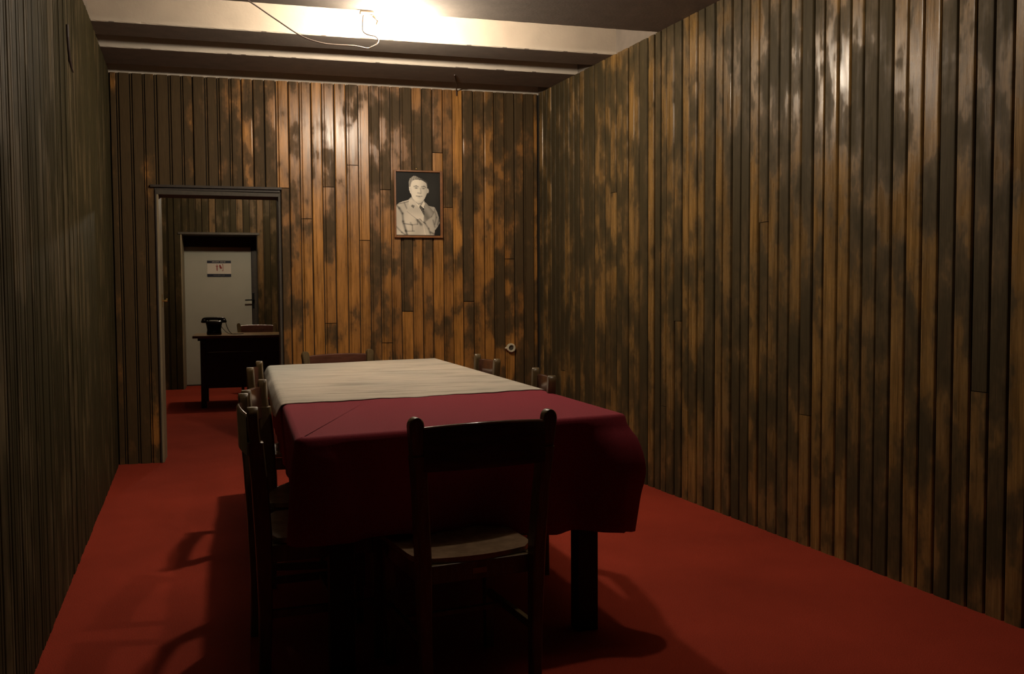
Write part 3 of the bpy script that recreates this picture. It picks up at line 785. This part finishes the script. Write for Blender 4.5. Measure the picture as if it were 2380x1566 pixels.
m = MB(); wall_prism(m, (FX0, 7.04), (XL-.25, 7.04), (0, .02), 0, 2.6); wall_prism(m, (XR+.25, 7.0), (FX1, 7.0), (0, .06), 0, 2.6)
tag(m.build('wall_far_front', MAT['backing']), 'near wall of the far room', kind='structure')
m = MB(); m.box((FX0-.1, 7.0, 2.6), (FX1+.1, 12.6, 2.7)); tag(m.build('ceiling_far', MAT['plaster']), 'ceiling of the far room', kind='structure')

door2 = empty('door_2', (0, 0, 0)); tag(door2, 'greyish white door at the end of the far room', kind='structure')
DY = 12.46
m = MB(); m.box((FD0-.01, DY, .012), (.114, DY+.04, 1.768), bev=.002); m.build('door_leaf', MAT['whitedoor'], door2)
m = MB(); m.box((FD0-.02, DY-.02, 1.768), (FD1, DY+.06, FDZ)); m.build('door_header', MAT['doortrim'], door2)
m = MB(); m.box((.120, DY-.018, 0), (FD1, DY+.06, 1.768)); m.build('door_frame', MAT['doortrim'], door2)
m = MB(); m.box((.146, DY-.030, 0), (.172, DY-.018, 1.768)); m.build('frame_strip', MAT['head'], door2)
m = MB(); m.box((FD0-.03, FY-.012, FDZ-.018), (FD1+.03, FY+.45, FDZ+.008)); m.build('head_trim', MAT['head'], door2)
m = MB(); m.box((FD0-.004, FY-.002, 0), (FD0+.010, FY+.44, FDZ-.018)); m.build('jamb', MAT['jamb'], door2)
hb = MB(); hb.box((.118, DY-.028, .985), (.158, DY-.008, 1.185), bev=.003); hp = hb.build('handle_plate', MAT['blackmetal'], door2)
hb = MB(); hb.tube([(.140, DY-.03, 1.09), (.140, DY-.065, 1.09), (.120, DY-.075, 1.09), (.03, DY-.075, 1.087)], .009, 8); hl = hb.build('handle', MAT['blackmetal'], door2, smooth=True)
m = MB(); m.box((FD0, DY-.03, 0), (FD1, DY+.04, .012)); m.build('threshold', MAT['doortrim'], door2)

# door sign -----------------------------------------------------------
sg = empty('door_sign', (-.282, DY-.001, 1.492)); tag(sg, 'white sign with navy bands and red pictogram on the pale door', 'sign')
sw, sh = .292, .206
MB().box((-sw/2, -.004, -sh/2), (sw/2, 0, sh/2)).build('sign_board', MAT['signwhite'], sg)
MB().box((-sw/2, -.0052, sh/2-.034), (sw/2, -.0038, sh/2)).build('top_band', MAT['navy'], sg)
MB().box((-sw/2, -.0052, -sh/2), (sw/2, -.0038, -sh/2+.036)).build('bottom_band', MAT['navy'], sg)
def glyphs(x0, x1, z0, z1, seed, y_=-.0060):
    """too small to read in the photograph: short letter strokes in two words"""
    rr = random.Random(seed); m = MB(); x = x0; k = 0
    while x < x1-.006:
        wv = .0085
        if k != 9:
            m.box((x, y_, z0), (x+.0018, y_+.0006, z1))
            if rr.random() < .7: m.box((x+wv-.0032, y_, z0), (x+wv-.0014, y_+.0006, z1))
            q = rr.choice((z0, (z0+z1)/2-.001, z1-.002)); m.box((x, y_, q), (x+wv-.0014, y_+.0006, q+.0018))
            if rr.random() < .5: m.box((x, y_, z1-.002), (x+wv-.0014, y_+.0006, z1))
        x += wv+.0012; k += 1
    return m
glyphs(-.085, .085, sh/2-.024, sh/2-.010, 4).build('lettering', MAT['signwhite'], sg)
glyphs(-.070, .070, -sh/2+.012, -sh/2+.024, 9).build('lettering', MAT['signgrey'], sg)
def flat(poly, y_=-.0060):
    n = len(poly); return MB().add([(a, y_, c) for a, c in poly]+[(a, y_+.0018, c) for a, c in poly], [tuple(range(n)), tuple(range(2*n-1, n-1, -1))]+[(i, i+n, (i+1) % n+n, (i+1) % n) for i in range(n)])
fx = -.026
g = flat([(fx+.0065*math.cos(a*math.pi/5), .046+.0065*math.sin(a*math.pi/5)) for a in range(10)])
g.add(*[(q.v, q.f) for q in [flat([(fx-.016, .036), (fx+.016, .036), (fx+.016, .029), (fx+.006, .027), (fx+.006, -.004), (fx+.005, -.028), (fx-.005, -.028), (fx-.006, -.004), (fx-.006, .027), (fx-.016, .029)])]][0])
g.build('person_pictogram', MAT['signred'], sg)
g = flat([(.002, .048), (.014, .052), (.024, .030), (.034, .014), (.034, .004), (.020, -.004), (.008, .006), (.003, .024)]); g.build('hand_pictogram', MAT['signred'], sg)
g = flat([(.036, .056), (.050, .056), (.050, -.030), (.034, -.030), (.034, -.024), (.044, -.024), (.044, .048), (.036, .048)]); g.build('bracket_pictogram', MAT['signred'], sg)

# desk ------------------------------------------------------------------
dk = empty('desk', (.25, 10.3, 0)); tag(dk, 'dark desk with a modesty panel in the far room', 'desk')
DX_0, DX_1, DY0, DY1, DZ2 = -.500, .95, 9.93, 10.64, .742
def kd_(o): keep_parent(o, dk); return o
kd_(MB().box((DX_0, DY0, DZ2-.026), (DX_1, DY1, DZ2), bev=.003).build('desktop', MAT['desk_top']))
kd_(MB().box((DX_0+.05, DY0+.03, DZ2-.052), (DX_1-.05, DY1-.03, DZ2-.026)).build('sub_frame', MAT['desk']))
for lx in (DX_0+.10, DX_1-.10):
    for ly in (DY0+.06, DY1-.07): kd_(MB().box((lx-.027, ly-.027, 0), (lx+.027, ly+.027, DZ2-.052), bev=.003).build('leg', MAT['desk']))
kd_(MB().box((DX_0+.127, DY0+.05, .20), (DX_1-.127, DY0+.068, DZ2-.172)).build('modesty_panel', MAT['desk']))
kd_(MB().box((DX_0+.127, DY0+.040, DZ2-.170), (DX_1-.127, DY0+.068, DZ2-.052), bev=.002).build('front_rail', MAT['desk']))
kd_(MB().box((DX_0+.074, DY0+.005, DZ2-.085), (DX_0+.126, DY0+.035, DZ2-.052), bev=.002).build('bracket', MAT['desk']))

# telephone ---------------------------------------------------------------
ph = empty('telephone', (-.295, 10.20, DZ2), math.radians(4)); tag(ph, 'old black rotary telephone standing on the left end of the desk', 'telephone')
R_ = []
for z, hx, hy in ((0, .070, .085), (.012, .074, .090), (.05, .068, .078), (.10, .076, .064), (.138, .086, .054), (.146, .078, .046)):
    c = .014; R_.append([(-hx+c, -hy, z), (hx-c, -hy, z), (hx, -hy+c, z), (hx, hy-c, z), (hx-c, hy, z), (-hx+c, hy, z), (-hx, hy-c, z), (-hx, -hy+c, z)])
autosmooth(MB().rings(R_).build('body', MAT['bakelite'], ph), 50)
for sx in (-1, 1): MB().box((sx*.052-.006, -.030, .140), (sx*.052+.006, .030, .156), bev=.003).build('cradle_arm', MAT['blackmetal'], ph)
hs = [(-.108, 0, .150), (-.098, 0, .163), (-.07, 0, .168), (0, 0, .170), (.07, 0, .168), (.098, 0, .163), (.108, 0, .150)]
MB().tube(catmull(hs, 4), .017, 10).build('handset', MAT['bakelite'], ph, smooth=True)
for sx in (-1, 1):
    Mx = Matrix.Translation((sx*.098, 0, .128)); autosmooth(MB().lathe([(.020, -.004), (.030, .0), (.031, .014), (.022, .030), (.010, .036)], 18, mat=Mx).build('handset_cup', MAT['bakelite'], ph), 50)
Mx = Matrix.Translation((0, .075, .060)) @ Matrix.Rotation(math.radians(-62), 4, 'X')
autosmooth(MB().lathe([(.045, 0), (.045, .006), (.040, .009), (.012, .010)], 24, mat=Mx).build('dial', MAT['blackmetal'], ph), 40)
MB().tube(catmull([(.115, 0, .150), (.125, .02, .10), (.150, .03, .04), (.185, .02, .006), (.25, .03, .005), (.30, .06, .005)], 6), .0035, 6).build('cord', MAT['cable_dark'], ph, smooth=True)
MB().tube(catmull([(.070, .01, .09), (.10, .02, .05), (.15, .04, .008), (.22, .06, .005)], 6), .003, 6).build('cord', MAT['cable_dark'], ph, smooth=True)

# lamp of the far room -----------------------------------------------------
lf = empty('ceiling_lamp', (.12, 10.75, 2.6)); tag(lf, 'bare bulb on a short drop from the far room ceiling, hidden behind the back wall', 'lamp')
MB().lathe([(.045, 0), (.045, -.018), (.010, -.024)], 20).build('ceiling_rose', MAT['holder'], lf)
MB().tube([(0, 0, -.02), (0, 0, -.10)], .004, 6).build('flex', MAT['cable'], lf)
MB().lathe([(.017, -.10), (.018, -.14), (.014, -.145)], 16).build('lampholder', MAT['holder'], lf)
tag(MB().lathe([(.004, -.146), (.013, -.150), (.020, -.165), (.030, -.182), (.031, -.196), (.026, -.212), (.004, -.224)], 14).build('bulb', MAT['bulb_far'], lf, smooth=True), 'glowing glass bulb')
